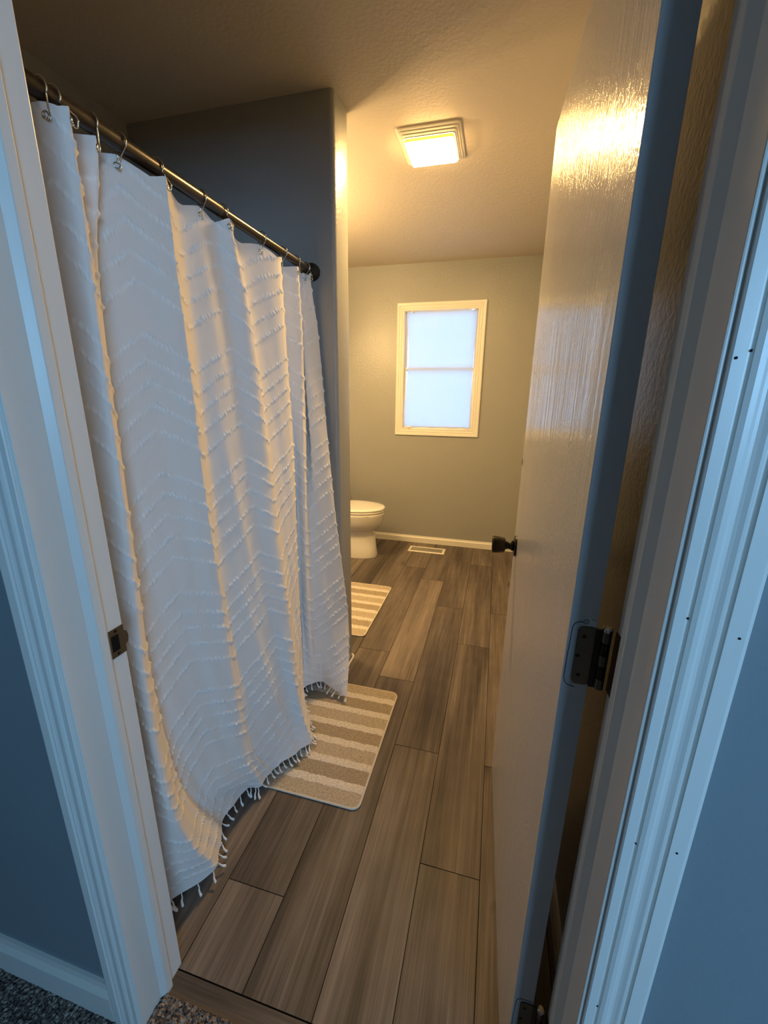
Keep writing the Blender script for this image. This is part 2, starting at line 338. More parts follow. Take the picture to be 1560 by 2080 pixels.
# nail holes on the right casing and left jamb
for (x,y,z) in [(0.1947, 0.4271, 1.1621), (0.2362, 0.4196, 1.1517), (0.185, 0.4248, 1.4006), (0.1955, 0.4266, 1.4063), (0.1954, 0.4267, 0.8702), (0.2329, 0.4197, 0.8791), (0.1943, 0.4271, 0.5767)]:
    MB().lathe([(-.0006,.0012),(.0001,.0012)],(x,y,z),'y',10).build('nail_hole','hole',cr_)
# baseboards
def baseb(name,pts,h,th,lab,ax,c,dirn):
    poly=[(c,0),(c+dirn*th,0),(c+dirn*th,h*.72),(c+dirn*th*.55,h*.86),(c+dirn*th*.45,h),(c,h)]
    return struct(MB().prism(poly,ax,*pts).build(name,'base'),lab)
baseb('baseboard_hall',(-1.9,JL-.0695),.113,.015,'white hall baseboard left of the doorway','x',YW0,-1)
baseb('baseboard_hall_right',(JR+.0695,3.0),.113,.015,'white hall baseboard right of the doorway','x',YW0,-1)
baseb('baseboard_back',(XL,XR),.066,.014,'cream white baseboard under the window wall','x',YB,-1)
o=struct(MB().prism([(XR,0),(XR-.012,0),(XR-.012,.055),(XR-.006,.066),(XR,.066)],'y',YW1,YB-.014).build('baseboard_right','base'),'white baseboard behind the open door')
baseb('baseboard_partition',(XL,-.70),.066,.010,'baseboard on the toilet side of the partition','x',1.873,1)
# curved shoe strip hugging the rounded end of the partition
pp=[(-.70,1.716),(-.668,1.716),(-.655,1.722),(-.6505,1.737),(-.6505,1.853),(-.655,1.868),(-.668,1.874)]
struct(MB().tube([(x+.001,y,.006) for x,y in pp],.006,8).build('trim_7','base',smooth=True),'thin pale shoe strip around the foot of the partition')

# strike plate on left jamb
px_=JL+.0002
sp=MB().prism([(.5165,.892),(.5475,.892),(.5475,.949),(.5165,.949)],'x',px_,px_+.0016).build('strike_plate','bronze_worn',jl,bevel=.0006)
MB().box(px_+.0012,px_+.0022,.5195,.5345,.905,.936).build('latch_opening','dark',sp)
MB().prism([(.546,.905),(.5535,.910),(.5555,.921),(.5535,.932),(.546,.937)],'x',px_-.002,px_+.0018).build('strike_lip','bronze_worn',sp,bevel=.0005)
for z in (.8975,.9435): MB().lathe([(.0010,.0030),(.0024,.0030)],(px_,.530,z),'x',12).build('screw','bronze',sp)

# ---------------------------------------------------------------- door
A=Vector((.117,.552,0)); ang=math.atan2(1.362-.552,.0865-.117); DL=.811
# slab built in its own frame: x along the width, y>0 towards the room
dm=MB()
dm.prism(rrect(0,DL,-.035,0,.0012,2),'z',.008,2.033)
door=dm.build('door_1','door'); door.location=A; door.rotation_euler=(0,0,ang)
struct(door,'open white glossy door seen almost edge on')
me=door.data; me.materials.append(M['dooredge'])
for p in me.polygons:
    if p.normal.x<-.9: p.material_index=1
def knob(side):
    y0=0 if side>0 else -.035; s=side
    ro=MB().lathe([(y0,.033),(y0+s*.003,.033),(y0+s*.006,.0305),(y0+s*.0075,.022),(y0+s*.008,.014)],(DL-.062,0,.917),'y',36).build('knob_rosette','bronze',door,True,auto=40)
    MB().lathe([(y0+s*.007,.0135),(y0+s*.012,.0175),(y0+s*.016,.0135),(y0+s*.022,.0115),(y0+s*.030,.013),(y0+s*.034,.018)],(DL-.062,0,.917),'y',32).build('knob_neck','bronze',ro,True,auto=50)
    MB().lathe([(y0+s*.032,.012),(y0+s*.0335,.0215),(y0+s*.037,.0240),(y0+s*.052,.0258),(y0+s*.068,.0272),(y0+s*.0715,.0268),(y0+s*.0725,.0235),(y0+s*.0700,.020),(y0+s*.0695,.004)],(DL-.062,0,.917),'y',40).build('door_knob','bronze_worn' if s<0 else 'bronze',ro,True,auto=35)
knob(1); knob(-1)
MB().box(DL-.0005,DL+.0022,-.027,-.008,.890,.944).build('latch_plate','bronze_worn',door)
MB().box(DL-.0006,DL+.0035,-.0050,.0010,1.163,1.183).build('edge_catch','bronze',door,bevel=.0006)
def hinge(zc):
    h=MB().prism([(-y,z) for y,z in rrect(.012,.036,zc-.0445,zc+.0445,.007,4)],'x',-.0022,.0006).build('hinge','bronze_worn',door)
    # knuckles: three barrels with pin
    kx,ky=-.006,-.0465
    for i in range(5):
        z0=zc-.0445+i*.0178; MB().lathe([(z0+.0006,.0052),(z0+.0010,.0058),(z0+.0168,.0058),(z0+.0172,.0052)],(kx,ky,0),'z',18).build('knuckle','bronze_worn' if i%2==0 else 'bronze',h,True,auto=40)
    MB().lathe([(zc+.0440,.0062),(zc+.0480,.0066),(zc+.0500,.0045)],(kx,ky,0),'z',16).build('hinge_pin','chrome',h,True,auto=40)
    MB().box(-.0045,-.0015,-.0470,-.034,zc-.0445,zc+.0445).build('leaf_bend','bronze',h)
    MB().box(-.035,-.006,-.0585,-.0565,zc-.0445,zc+.0445).build('jamb_leaf','bronze',h)
    for dz in (-.030,0,.030): MB().lathe([(-.0030,.0024),(-.0018,.0034)],(0,-.020 if dz else -.0155,zc+dz),'x',12).build('screw','bronze',h,True,auto=40)
    # routed outline scribed around the leaf
    P=[(-.033,zc+.0505)]+[(-.012,zc+.0505),(-.007,zc+.0475),(-.0045,zc+.042),(-.0030,zc),(-.0025,zc-.036),(-.0045,zc-.045),(-.009,zc-.0495),(-.018,zc-.0515)]
    MB().tube([(-.0002,y,z) for y,z in P],.0005,6).build('mortise_line','ink',door)
    return h
for z in (1.027,.245,1.800): hinge(z)
cp=MB().prism([(-.0345,1.0722),(-.0335,1.083),(-.029,1.0862),(-.023,1.0850),(-.019,1.0840),(-.0165,1.079),(-.020,1.0735)],'x',-.0007,.0002).build('paint_chip','chip',door)
MB().tube([(-.0010,-.0205+.0032*math.cos(a),1.0790+.0036*math.sin(a)) for a in np.linspace(0,2*PI,18)],.00035,5,closed=True).build('pencil_circle','ink',cp)
MB().tube([(-.0010,y,z) for y,z in [(-.0220,1.0805),(-.0205,1.0812),(-.0198,1.0796),(-.0215,1.0782),(-.0190,1.0776)]],.00035,5).build('scribble','ink',cp)
MB().tube([(-.0010,y,z) for y,z in [(-.026,1.0842),(-.0275,1.082),(-.029,1.0842),(-.031,1.081),(-.0325,1.083)]],.00035,5).build('scribble','ink',cp)

# ---------------------------------------------------------------- window
def frame_profile(name,x0,x1,z0,z1,w,ysurf,mat,parent=None):
    prof=[(0,0),(0,.006),(.004,.010),(.010,.010),(.012,.007),(.016,.007),(.019,.012),(.030,.013),(.033,.0095),(.037,.0095),(.041,.015),(w-.006,.016),(w-.001,.013),(w,0)]
    rings=[]
    for t,d in prof: rings.append([(x0-t,ysurf-d,z0-t),(x1+t,ysurf-d,z0-t),(x1+t,ysurf-d,z1+t),(x0-t,ysurf-d,z1+t)])
    return MB().loft(rings,False,False).build(name,mat,parent)
wc=struct(frame_profile('window_1',-.836,-.216,1.088,2.064,.063,YB,'trim'),'small double hung bathroom window with white casing')
b=MB()
for (a,c,e,f) in ((-.842,-.832,1.082,2.07),(-.220,-.210,1.082,2.07)): b.box(a,c,YB-.004,YB+.105,e,f)
b.box(-.832,-.220,YB-.004,YB+.105,1.082,1.090).box(-.832,-.220,YB-.004,YB+.105,2.062,2.07); b.build('window_jamb','trim',wc)
def sash(z0,z1,y,name):
    t=.015; s=MB().box(-.832,-.832+t,y,y+.025,z0,z1).box(-.220-t,-.220,y,y+.025,z0,z1).box(-.832+t,-.220-t,y,y+.025,z0,z0+t).box(-.832+t,-.220-t,y,y+.025,z1-t,z1).build(name,'vinylwin',wc,bevel=.002)
    MB().box(-.832+t,-.220-t,y+.011,y+.015,z0+t,z1-t).build('pane','glass',s)
sash(1.583,2.062,YB+.050,'upper_sash'); sash(1.090,1.607,YB+.022,'lower_sash')

# sheer cloth over the window
def sheer():
    n,m=60,90; V=[];UV=[]
    for j in range(m+1):
        t=j/m; z=2.060-t*(2.060-1.098)
        xl=-.822+ .030*math.exp(-((t-.35)/.22)**2)+.012*math.exp(-((t-.62)/.15)**2)-.004*t
        xr=-.222-.012*math.sin(PI*min(1,t*1.02))-.004*t
        for i in range(n+1):
            s=i/n; x=xl+(xr-xl)*s; zz=z-(.008*math.sin(PI*s)*(1-t)**6)+.010*s*t**8
            y=YB+.010+.0025*math.sin(s*19+t*3)+.0015*math.sin(s*7)+(.006*math.exp(-((t-.97)/.03)**2)*math.sin(s*25))*.5
            V.append((x,y,zz))
    F=[(j*(n+1)+i,j*(n+1)+i+1,(j+1)*(n+1)+i+1,(j+1)*(n+1)+i) for j in range(m) for i in range(n)]
    o=MB().add(V,F).build('window_sheer','sheer',smooth=True)
    uv=o.data.uv_layers.new(name='UVMap'); 
    for l in o.data.loops:
        v=o.data.vertices[l.vertex_index].co; uv.data[l.index].uv=(v.x,v.z)
    tag(o,'backlit white sheer cloth stretched over the bathroom window','sheer'); return o
sh=sheer()
MB().tube([(-.826,YB+.006,1.093),(-.60,YB+.004,1.089),(-.40,YB+.005,1.088),(-.226,YB+.006,1.094)],.0028,8).build('bottom_hem','tassel',sh,True)
for x,z in ((-.765,2.056),(-.262,2.058)):
    c=empty('curtain_clip',(x,YB+.001,z)); MB().box(-.014,.014,-.006,.002,-.004,.003).build('clip_bar','chrome',c,bevel=.001)
    MB().tube([(.006,-.004,-.002),(.012,-.009,-.007),(.016,-.008,-.010)],.0022,8).build('clip_tab','bronze_worn',c,True)
    tag(c,'small metal clip at the top %s corner of the window sheer'%('left' if x<-.5 else 'right'),'clip',None)
c=empty('sash_lock',(-.775,YB-.004,1.096)); MB().add(*(lambda r:([p for q in r for p in q],[(i*12+k,i*12+(k+1)%12,(i+1)*12+(k+1)%12,(i+1)*12+k) for i in range(len(r)-1) for k in range(12)]))([[(x,r*math.cos(a)*.8-.004,r*math.sin(a)) for a in np.linspace(0,2*PI,12,endpoint=False)] for x,r in ((-.030,.001),(-.026,.005),(-.015,.0085),(0,.009),(.015,.0088),(.026,.006),(.030,.001))])).build('lock_body','vinylwin',c,True)
MB().tube([(.004,-.010,-.004),(.012,-.014,-.012),(.012,-.013,-.018)],.0025,8).build('lock_lever','chrome',c,True)
tag(c,'small white latch on the sill at the lower left of the window','latch')
c=empty('sheer_hook',(-.250,YB+.001,1.094)); MB().tube([(-.018,-.002,0),(-.008,-.006,-.004),(.004,-.004,.002),(.012,-.006,-.006),(.006,-.005,-.009)],.0022,8).build('hook_wire','chrome',c,True)
tag(c,'small wire hook at the lower right corner of the window sheer','hook')

# ---------------------------------------------------------------- shower rod
RX,RZ=-.757,1.836
rod=empty('shower_rod',(RX,YW1,RZ))
def yl(y): return y-YW1
MB().lathe([(yl(.556),.0150),(yl(1.118),.0150),(yl(1.120),.0142),(yl(1.1205),.0128)],(0,0,0),'y',28).build('outer_tube','rod',rod,True,auto=40)
MB().lathe([(yl(1.118),.0128),(yl(1.690),.0128)],(0,0,0),'y',28).build('inner_tube','rod',rod,True,auto=40)
for a,s in ((YW1,1),(1.717,-1)):
    MB().lathe([(yl(a),.031),(yl(a+s*.010),.032),(yl(a+s*.022),.030),(yl(a+s*.030),.023),(yl(a+s*.034),.0165),(yl(a+s*.048),.0155)],(0,0,0),'y',32).build('end_cap','rubber',rod,True,auto=35)
tag(rod,'dark bronze tension rod across the shower alcove','shower rod')

# ---------------------------------------------------------------- shower curtain
ZL=np.array([1.797,1.62,1.42,1.2,.98,.76,.54,.34,.18,.04])
CC={'R1':[(-0.735, 0.68), (-0.733, 0.68), (-0.729, 0.673), (-0.723, 0.663), (-0.718, 0.653), (-0.711, 0.64), (-0.705, 0.638), (-0.698, 0.653), (-0.693, 0.692), (-0.688, 0.745)],
'vC':[(-0.795, 0.743), (-0.793, 0.743), (-0.789, 0.736), (-0.784, 0.728), (-0.779, 0.719), (-0.773, 0.707), (-0.767, 0.714), (-0.761, 0.735), (-0.756, 0.793), (-0.752, 0.87)],
'mC':[(-0.77, 0.811), (-0.768, 0.816), (-0.766, 0.816), (-0.762, 0.813), (-0.758, 0.811), (-0.753, 0.812), (-0.749, 0.818), (-0.744, 0.832), (-0.74, 0.853), (-0.737, 0.975)],
'R2':[(-0.735, 0.901), (-0.733, 0.903), (-0.73, 0.911), (-0.726, 0.913), (-0.722, 0.918), (-0.717, 0.93), (-0.712, 0.941), (-0.708, 0.956), (-0.704, 0.982), (-0.7, 1.04)],
'v2':[(-0.79, 0.978), (-0.785, 0.981), (-0.776, 0.981), (-0.765, 0.976), (-0.753, 0.968), (-0.74, 0.972), (-0.725, 0.977), (-0.712, 0.987), (-0.7, 1.016), (-0.69, 1.085)],
'R3':[(-0.765, 1.049), (-0.759, 1.051), (-0.75, 1.051), (-0.738, 1.049), (-0.724, 1.049), (-0.71, 1.053), (-0.694, 1.062), (-0.679, 1.079), (-0.666, 1.11), (-0.655, 1.135)],
'm4':[(-0.765, 1.111), (-0.758, 1.124), (-0.747, 1.121), (-0.733, 1.116), (-0.717, 1.116), (-0.699, 1.119), (-0.681, 1.135), (-0.663, 1.147), (-0.648, 1.165), (-0.635, 1.18)],
'R4':[(-0.735, 1.141), (-0.729, 1.179), (-0.718, 1.194), (-0.705, 1.196), (-0.69, 1.199), (-0.673, 1.196), (-0.655, 1.194), (-0.639, 1.194), (-0.625, 1.203), (-0.612, 1.235)],
'v45':[(-0.785, 1.246), (-0.779, 1.276), (-0.768, 1.291), (-0.754, 1.296), (-0.739, 1.296), (-0.722, 1.294), (-0.704, 1.295), (-0.687, 1.293), (-0.673, 1.295), (-0.66, 1.32)],
'R5':[(-0.745, 1.412), (-0.744, 1.419), (-0.744, 1.429), (-0.743, 1.442), (-0.741, 1.439), (-0.74, 1.433), (-0.739, 1.432), (-0.737, 1.43), (-0.736, 1.427), (-0.735, 1.42)],
'v56':[(-0.79, 1.512), (-0.789, 1.519), (-0.787, 1.527), (-0.784, 1.537), (-0.781, 1.532), (-0.777, 1.523), (-0.774, 1.516), (-0.77, 1.511), (-0.768, 1.502), (-0.765, 1.49)],
'R6':[(-0.75, 1.569), (-0.749, 1.574), (-0.747, 1.567), (-0.744, 1.549), (-0.741, 1.53), (-0.737, 1.514), (-0.734, 1.502), (-0.73, 1.505), (-0.728, 1.513), (-0.725, 1.53)],
'v6':[(-0.785, 1.68), (-0.781, 1.677), (-0.774, 1.66), (-0.764, 1.63), (-0.754, 1.595), (-0.742, 1.563), (-0.73, 1.537), (-0.718, 1.53), (-0.709, 1.54), (-0.7, 1.56)],
'W1':[(-0.765, 1.647), (-0.759, 1.637), (-0.749, 1.62), (-0.736, 1.605), (-0.721, 1.597), (-0.705, 1.589), (-0.687, 1.581), (-0.671, 1.569), (-0.657, 1.552), (-0.645, 1.535)],
'E':[(-0.74, 1.655), (-0.731, 1.697), (-0.716, 1.695), (-0.697, 1.677), (-0.675, 1.67), (-0.652, 1.667), (-0.627, 1.661), (-0.603, 1.652), (-0.583, 1.6), (-0.565, 1.515)],
}
CC={k:np.array(v) for k,v in CC.items()}
def sub(a,dx,dy): r=CC[a].copy(); r[:,0]+=dx; r[:,1]+=dy; return r
tt=(ZL[0]-ZL)/(ZL[0]-ZL[-1])
CC['E'][:,1]=np.minimum(CC['E'][:,1],1.690); CC['v6'][:,1]=np.minimum(CC['v6'][:,1],1.63)
R1=CC['R1'].copy(); R1[:,0]+=.006*(1-tt)
def clipy(a,lo=.578): a[:,1]=np.maximum(a[:,1],lo); return a
L0=R1+np.stack([-.050+0*tt,-.036-.062*tt**4],1); P2=R1+np.stack([-.052-.01*tt,-.066-.05*tt**4],1); P1=R1+np.stack([-.012-.045*tt,-.080-.05*tt**4],1); P0=R1+np.stack([-.045-.02*tt,-.097-.05*tt**4],1)
mix=lambda a,b,w:(1-w)[:,None]*a+w[:,None]*b
fade=np.clip(tt/.13,0,1)
vR=mix(np.tile([-.792,.712],(10,1)),R1*.6+CC['vC']*.4,fade)
R1b=mix(np.tile([-.752,.752],(10,1)),R1*.3+CC['vC']*.7,fade)
R1a=R1+np.stack([0*tt,-.014-.014*tt],1); R2a=CC['R2']+np.stack([.001+0*tt,-.012-.026*tt],1)
CC['v2'][:,0]+=.018*(1-tt)
E=CC['E']; F1=E+np.array([-.045,.012]); F2=np.stack([np.full(10,-.775),np.full(10,1.700)],1)
F1[:,1]=np.minimum(F1[:,1],1.700)
# (name, pts, chevron phase)
cols=[('P0',clipy(P0),.0),('P1',clipy(P1,.585),.5),('P2',clipy(P2,.60),1.0),('L0',clipy(L0,.61),1.35),('R1a',R1a,1.72),('R1',R1,1.88),('vR',vR,1.93),('R1b',R1b,1.97),('vC',CC['vC'],2.03),
 ('mC',CC['mC'],2.5),('R2a',R2a,2.80),('R2',CC['R2'],2.93),('v2',CC['v2'],3.05),('R3',CC['R3'],3.32),('m4',CC['m4'],3.5),('R4',CC['R4'],3.85),
 ('v45',CC['v45'],4.0),('R5',CC['R5'],4.5),('v56',CC['v56'],4.62),('R6',CC['R6'],4.85),('v6',CC['v6'],5.0),('W1',CC['W1'],5.2),('E',E,5.55),('F1',F1,5.8),('F2',F2,6.0)]
PTS=np.stack([c[1] for c in cols],1)    # level x column x 2
PH=np.array([c[2] for c in cols])
def crom(P,ts):   # Catmull-Rom along axis 0 at float index ts
    n=len(P); i=np.clip(np.floor(ts).astype(int),0,n-2); f=(ts-i)
    f=f.reshape(-1,*([1]*(P.ndim-1)))
    p0=P[np.maximum(i-1,0)];p1=P[i];p2=P[i+1];p3=P[np.minimum(i+2,n-1)]
    return .5*((2*p1)+(-p0+p2)*f+(2*p0-5*p1+4*p2-p3)*f*f+(-p0+3*p1-3*p2+p3)*f**3)
def curtain():
    # chord lengths averaged over the drop give the cloth coordinate
    seg=np.linalg.norm(np.diff(PTS,axis=1),axis=2).mean(0); cum=np.concatenate([[0],np.cumsum(seg)]); total=cum[-1]
    NU=int(total/.0026); NZ=660
    us=np.linspace(0,total,NU); ci=np.interp(us,cum,np.arange(len(cum)))
    zt=1.819; zb=.042
    zs=np.linspace(zt,zb,NZ); li=np.interp(-zs,-ZL,np.arange(len(ZL)))
    A1=crom(PTS,li)                     # NZ x col x 2
    G=np.transpose(crom(np.transpose(A1,(1,0,2)),ci),(1,0,2))   # NZ x NU x 2
    X=G[...,0].copy();Y=G[...,1].copy(); U,Zg=np.meshgrid(us,zs); 
    T=(zt-Zg)/(zt-zb)
    # small soft wrinkles
    X+=.0022*np.sin(U*61+2.0*Zg*3)*np.sin(Zg*5+U*9)*T**.5+.0012*np.sin(U*130+Zg*11)*T
    Y+=.0015*np.sin(U*47+Zg*7)
    # top edge dips between the hooks, hem ripples
    hk=[np.interp(h,PH,cum) for h in HOOKPH]
    d=np.min(np.abs(us[:,None]-np.array(hk)[None,:]),axis=1); dip=np.minimum(d,.06)/.06
    Zt=Zg-(.016*dip**1.3)[None,:]*np.clip(1-T*8,0,1)**2
    Zt+= (.004*np.sin(us*23)+.003*np.sin(us*57))[None,:]*np.clip((T-.93)/.07,0,1)
    lift=np.interp(us,cum,np.interp(np.arange(len(cum)),[0,15,16,17,18,19,21,22,24],[0,0,.004,.012,.020,.022,.006,.006,.0]))
    Zt+=lift[None,:]*np.clip((T-.9)/.1,0,1)
    P=np.stack([X,Y,Zt],-1)
    du=np.gradient(P,axis=1); dz=np.gradient(P,axis=0); nn=np.cross(du,dz); nn/=np.linalg.norm(nn,axis=2,keepdims=True)+1e-9
    if nn[NZ//2,NU//3,0]<0: nn=-nn
    # make normals face the room on average
    # chevron tufts
    ph=np.interp(us,cum,PH); tri=1-np.abs((ph%1.0)*2-1)     # 1 at half, 0 at integers
    amp=.078
    zc=Zg-(amp*tri)[None,:]           # value of height below the peak line
    LINES=[1.6, 1.655, 1.71, 1.765, 1.82, 1.92, 1.97, 1.492, 1.441, 1.392, 1.341, 1.284, 1.184, 1.135, 1.082, 1.027, 0.97, 0.874, 0.818, 0.77, 0.722, 0.668, 0.564, 0.517, 0.473, 0.426, 0.38, 0.285, 0.24, 0.195, 0.15, 0.105, 0.02, -0.02]
    tuft=np.zeros_like(Zg); w=.0055
    base=np.array(LINES)-amp
    wob=.0016*np.sin(U*300+Zg*40)+.0012*np.sin(U*523)
    for zl in base:
        tuft=np.maximum(tuft,np.exp(-(((zc-zl+wob)/w)**2)))
    loops=.55+.45*np.sin(U*2*PI/.0085+np.floor(zc/.025)*2.1+6*np.sin(U*37))
    rnd=RNG.random(tuft.shape)*.35+.8
    keep=(.72+.28*np.sin(U*91+Zg*33))
    hgt=tuft*loops*rnd*keep
    P+=nn*(hgt*.0052)[...,None]
    # second fine row of knots next to each line
    V=P.reshape(-1,3); i=np.arange(NZ-1)[:,None]*NU+np.arange(NU-1)[None,:]; Fq=np.stack([i,i+NU,i+NU+1,i+1],-1).reshape(-1,4)
    me=D.meshes.new('shower_curtain'); me.vertices.add(len(V)); me.vertices.foreach_set('co',V.astype(np.float32).ravel())
    me.loops.add(Fq.size); me.loops.foreach_set('vertex_index',Fq.astype(np.int32).ravel())
    me.polygons.add(len(Fq)); me.polygons.foreach_set('loop_start',np.arange(0,Fq.size,4,dtype=np.int32)); me.polygons.foreach_set('loop_total',np.full(len(Fq),4,dtype=np.int32))
    me.update(calc_edges=True); me.polygons.foreach_set('use_smooth',np.ones(len(Fq),dtype=bool))
    a=me.attributes.new('tuft','FLOAT','POINT'); a.data.foreach_set('value',np.clip(tuft*keep*(.55+.45*loops),0,1).astype(np.float32).ravel())
    uv=me.uv_layers.new(name='UVMap'); UVv=np.stack([U,Zg],-1).reshape(-1,2)[Fq.ravel()]; uv.data.foreach_set('uv',UVv.astype(np.float32).ravel())
    me.materials.append(M['curtain']); o=D.objects.new('shower_curtain',me); COL.objects.link(o)
    tag(o,'long white shower curtain with tufted chevron lines and tassel fringe','shower curtain')
    anchors=[]
    for h in hk:
        k=int(np.argmin(np.abs(us-h))); anchors.append((P[7,k].copy(),nn[7,k].copy()))
    hem=P[-1]; hn=nn[-1]
    return o,anchors,us,hem,hn,ph
HOOKPH=[1.55,1.84,1.97,2.5,2.93,3.32,3.78,4.26,4.56,4.85,5.2,5.55]
cur,anchors,us,hem,hn,ph=curtain()
# grommets (parts) and hooks (things)
ordn=['first','second','third','fourth','fifth','sixth','seventh','eighth','ninth','tenth','eleventh','twelfth']
for i,(p,n_) in enumerate(anchors):
    p=Vector(p); n_=Vector(n_).normalized(); 
    g=MB().tube([(.0052*math.cos(a),.0052*math.sin(a),0) for a in np.linspace(0,2*PI,20,endpoint=False)],.0016,8,closed=True).build('grommet','chrome',cur,True)
    g.location=p+n_*.0008; g.rotation_mode='QUATERNION'; g.rotation_quaternion=n_.to_track_quat('Z','Y')
    y=p.y; r=.0170; pts=[]
    # wire: from grommet, up the front, over the rod, down the back, hooked round the cloth edge
    f=Vector((p.x-RX+.0035,0,p.z-RZ)); 
    pts=[(f.x-.002,-.0006,f.z-.007),(f.x+.003,0,f.z-.0085),(f.x+.0055,0,f.z-.003),(f.x+.004,0,f.z+.008)]
    a0=-35 if f.x>-.01 else -75
    for a in np.linspace(a0,232,22): pts.append((r*math.cos(math.radians(a)),0,r*math.sin(math.radians(a))+.0015))
    pts+= [((-.008+f.x)*.5,0.0004,f.z+.016),(f.x-.006,.0004,f.z+.004),(f.x-.0055,.0004,f.z-.003)]
    h=empty('curtain_hook',(RX,y,RZ)); P=[Vector(q) for q in pts]
    # smooth
    Q=[]
    for k in range(len(P)-1):
        p0=P[max(k-1,0)];p1=P[k];p2=P[k+1];p3=P[min(k+2,len(P)-1)]
        for t in (0,.33,.66):
            Q.append(.5*((2*p1)+(p2-p0)*t+(2*p0-5*p1+4*p2-p3)*t*t+(3*p1-p0-3*p2+p3)*t**3))
    Q.append(P[-1])
    MB().tube(Q,.0013,8).build('hook_wire','chrome',h,True)
    MB().lathe([(-.0024,.0004),(-.0018,.0022),(0,.0028),(.0018,.0022),(.0024,.0004)],Q[-1],'z',12).build('bead','chrome',h,True)
    h.rotation_euler=(0,0,math.radians(random.uniform(-14,14)))
    tag(h,'thin metal curtain hook over the dark rod, %s counted from the far wall'%ordn[11-i],'curtain hook','curtain hooks along the shower rod')
# tassels
def tassel_mesh():
    b=MB(); pts=[];rr=[]
    for k in range(13):
        t=k/12; pts.append((.020*t**1.3,.0012*math.sin(t*7),-.001-.024*t**.8 )); rr.append(.0013+.0034*max(0,(t-.3))**.8*(1 if t<.93 else .6))
    b.tube(pts,rr,8)
    b.tube([(x,y+.0018*math.cos(k*1.4),z+.0016*math.sin(k*1.4)) for k,(x,y,z) in enumerate(pts)],[r*.7 for r in rr],6)
    return b.build('tassel','tassel',cur,True)
tm=tassel_mesh(); first=True
u=.008
while u<us[-1]-.004:
    k=int(np.argmin(np.abs(us-u))); p=hem[k]; n_=hn[k]
    o=tm if first else tm.copy()
    if not first: COL.objects.link(o); o.parent=cur
    first=False
    nx,ny=n_[0],n_[1]
    if nx<0 and abs(ny)<.8: nx,ny=-nx,-ny
    if ny>.3 and nx<.3: ny=-ny
    o.location=(p[0],p[1],p[2]+.002); o.rotation_euler=(random.uniform(-.2,.2),random.uniform(-.1,.25),math.atan2(ny,nx)+random.uniform(-.5,.5)); s=random.uniform(.85,1.1); o.scale=(s,s,s*min(1.0,(p[2]-.018)/.027) if p[1]>1.0 else s*min(1.15,(p[2]-.004)/.027))
    u+=random.uniform(.020,.030)

# ---------------------------------------------------------------- rugs
def rug(name,x0,x1,y0,y1,lab,grp):
    sd=[]; w,c=.058,.0325; k=(y1-y0)/(7*w+6*c); y=0
    for i in range(7):
        sd.append((y,y+w*k,1 if i%2==0 else 0)); y+=w*k
        if i<6: sd.append((y,y+c*k,2)); y+=c*k
    nx,ny=int((x1-x0)/.004),int((y1-y0)/.0025); X,Y=np.meshgrid(np.linspace(.004,x1-x0-.004,nx),np.linspace(.004,y1-y0-.004,ny))
    W,H_=x1-x0,y1-y0; r=.028
    # round corners by pulling points in
    def rc(X,Y):
        dx=np.abs(X-W/2)-(W/2-r); dy=np.abs(Y-H_/2)-(H_/2-r); m=(dx>0)&(dy>0); d=np.hypot(dx,dy); mx=np.maximum(dx,dy); s=np.where(m,mx/np.maximum(d,1e-6),1)
        nX=np.where(m,W/2+np.sign(X-W/2)*(W/2-r+dx*s),X); nY=np.where(m,H_/2+np.sign(Y-H_/2)*(H_/2-r+dy*s),Y); return nX,nY
    X2,Y2=rc(X,Y); st=np.zeros_like(Y); 
    for a,b_,v in sd: st=np.where((Y+.0012*np.sin(X*90)>=a)&(Y+.0012*np.sin(X*90)<b_),v,st)
    edge=np.minimum(np.minimum(X,W-X),np.minimum(Y,H_-Y)); 
    Z=.0085+.0016*(st>1.5)+RNG.normal(0,.0006,X.shape)+np.where(st>1.5,0,.0010*np.sin(Y*2*PI/.0088+.5*np.sin(X*60)))-.004*np.exp(-edge/.004)
    V=np.stack([X2,Y2,Z],-1).reshape(-1,3); i=np.arange(ny-1)[:,None]*nx+np.arange(nx-1)[None,:]; F=np.stack([i,i+1,i+nx+1,i+nx],-1).reshape(-1,4)
    me=D.meshes.new('pile'); me.from_pydata(V.tolist(),[],F.tolist()); me.materials.append(M['rug']); a=me.attributes.new('stripe','FLOAT','POINT'); a.data.foreach_set('value',st.astype(np.float32).ravel())
    me.polygons.foreach_set('use_smooth',[True]*len(me.polygons))
    root=empty(name,(x0,y0,0)); o=D.objects.new('pile',me); COL.objects.link(o); o.parent=root
    loop=rrect(.002,W-.002,.002,H_-.002,.027,8); MB().tube([(x,y,.0042) for x,y in loop],.0042,8,closed=True).build('bound_edge','rugedge',root,True)
    MB().prism(rrect(.003,W-.003,.003,H_-.003,.026,6),'z',.0008,.004).build('backing','rugedge',root)
    tag(root,lab,'rug',grp); return root
rug('bath_rug',-.785,-.350,1.036,1.640,'striped beige and cream rug half under the shower curtain','striped bath rugs')
rug('bath_rug',-1.10,-.652,2.058,2.740,'striped beige rug on the floor beyond the partition near the toilet','striped bath rugs')

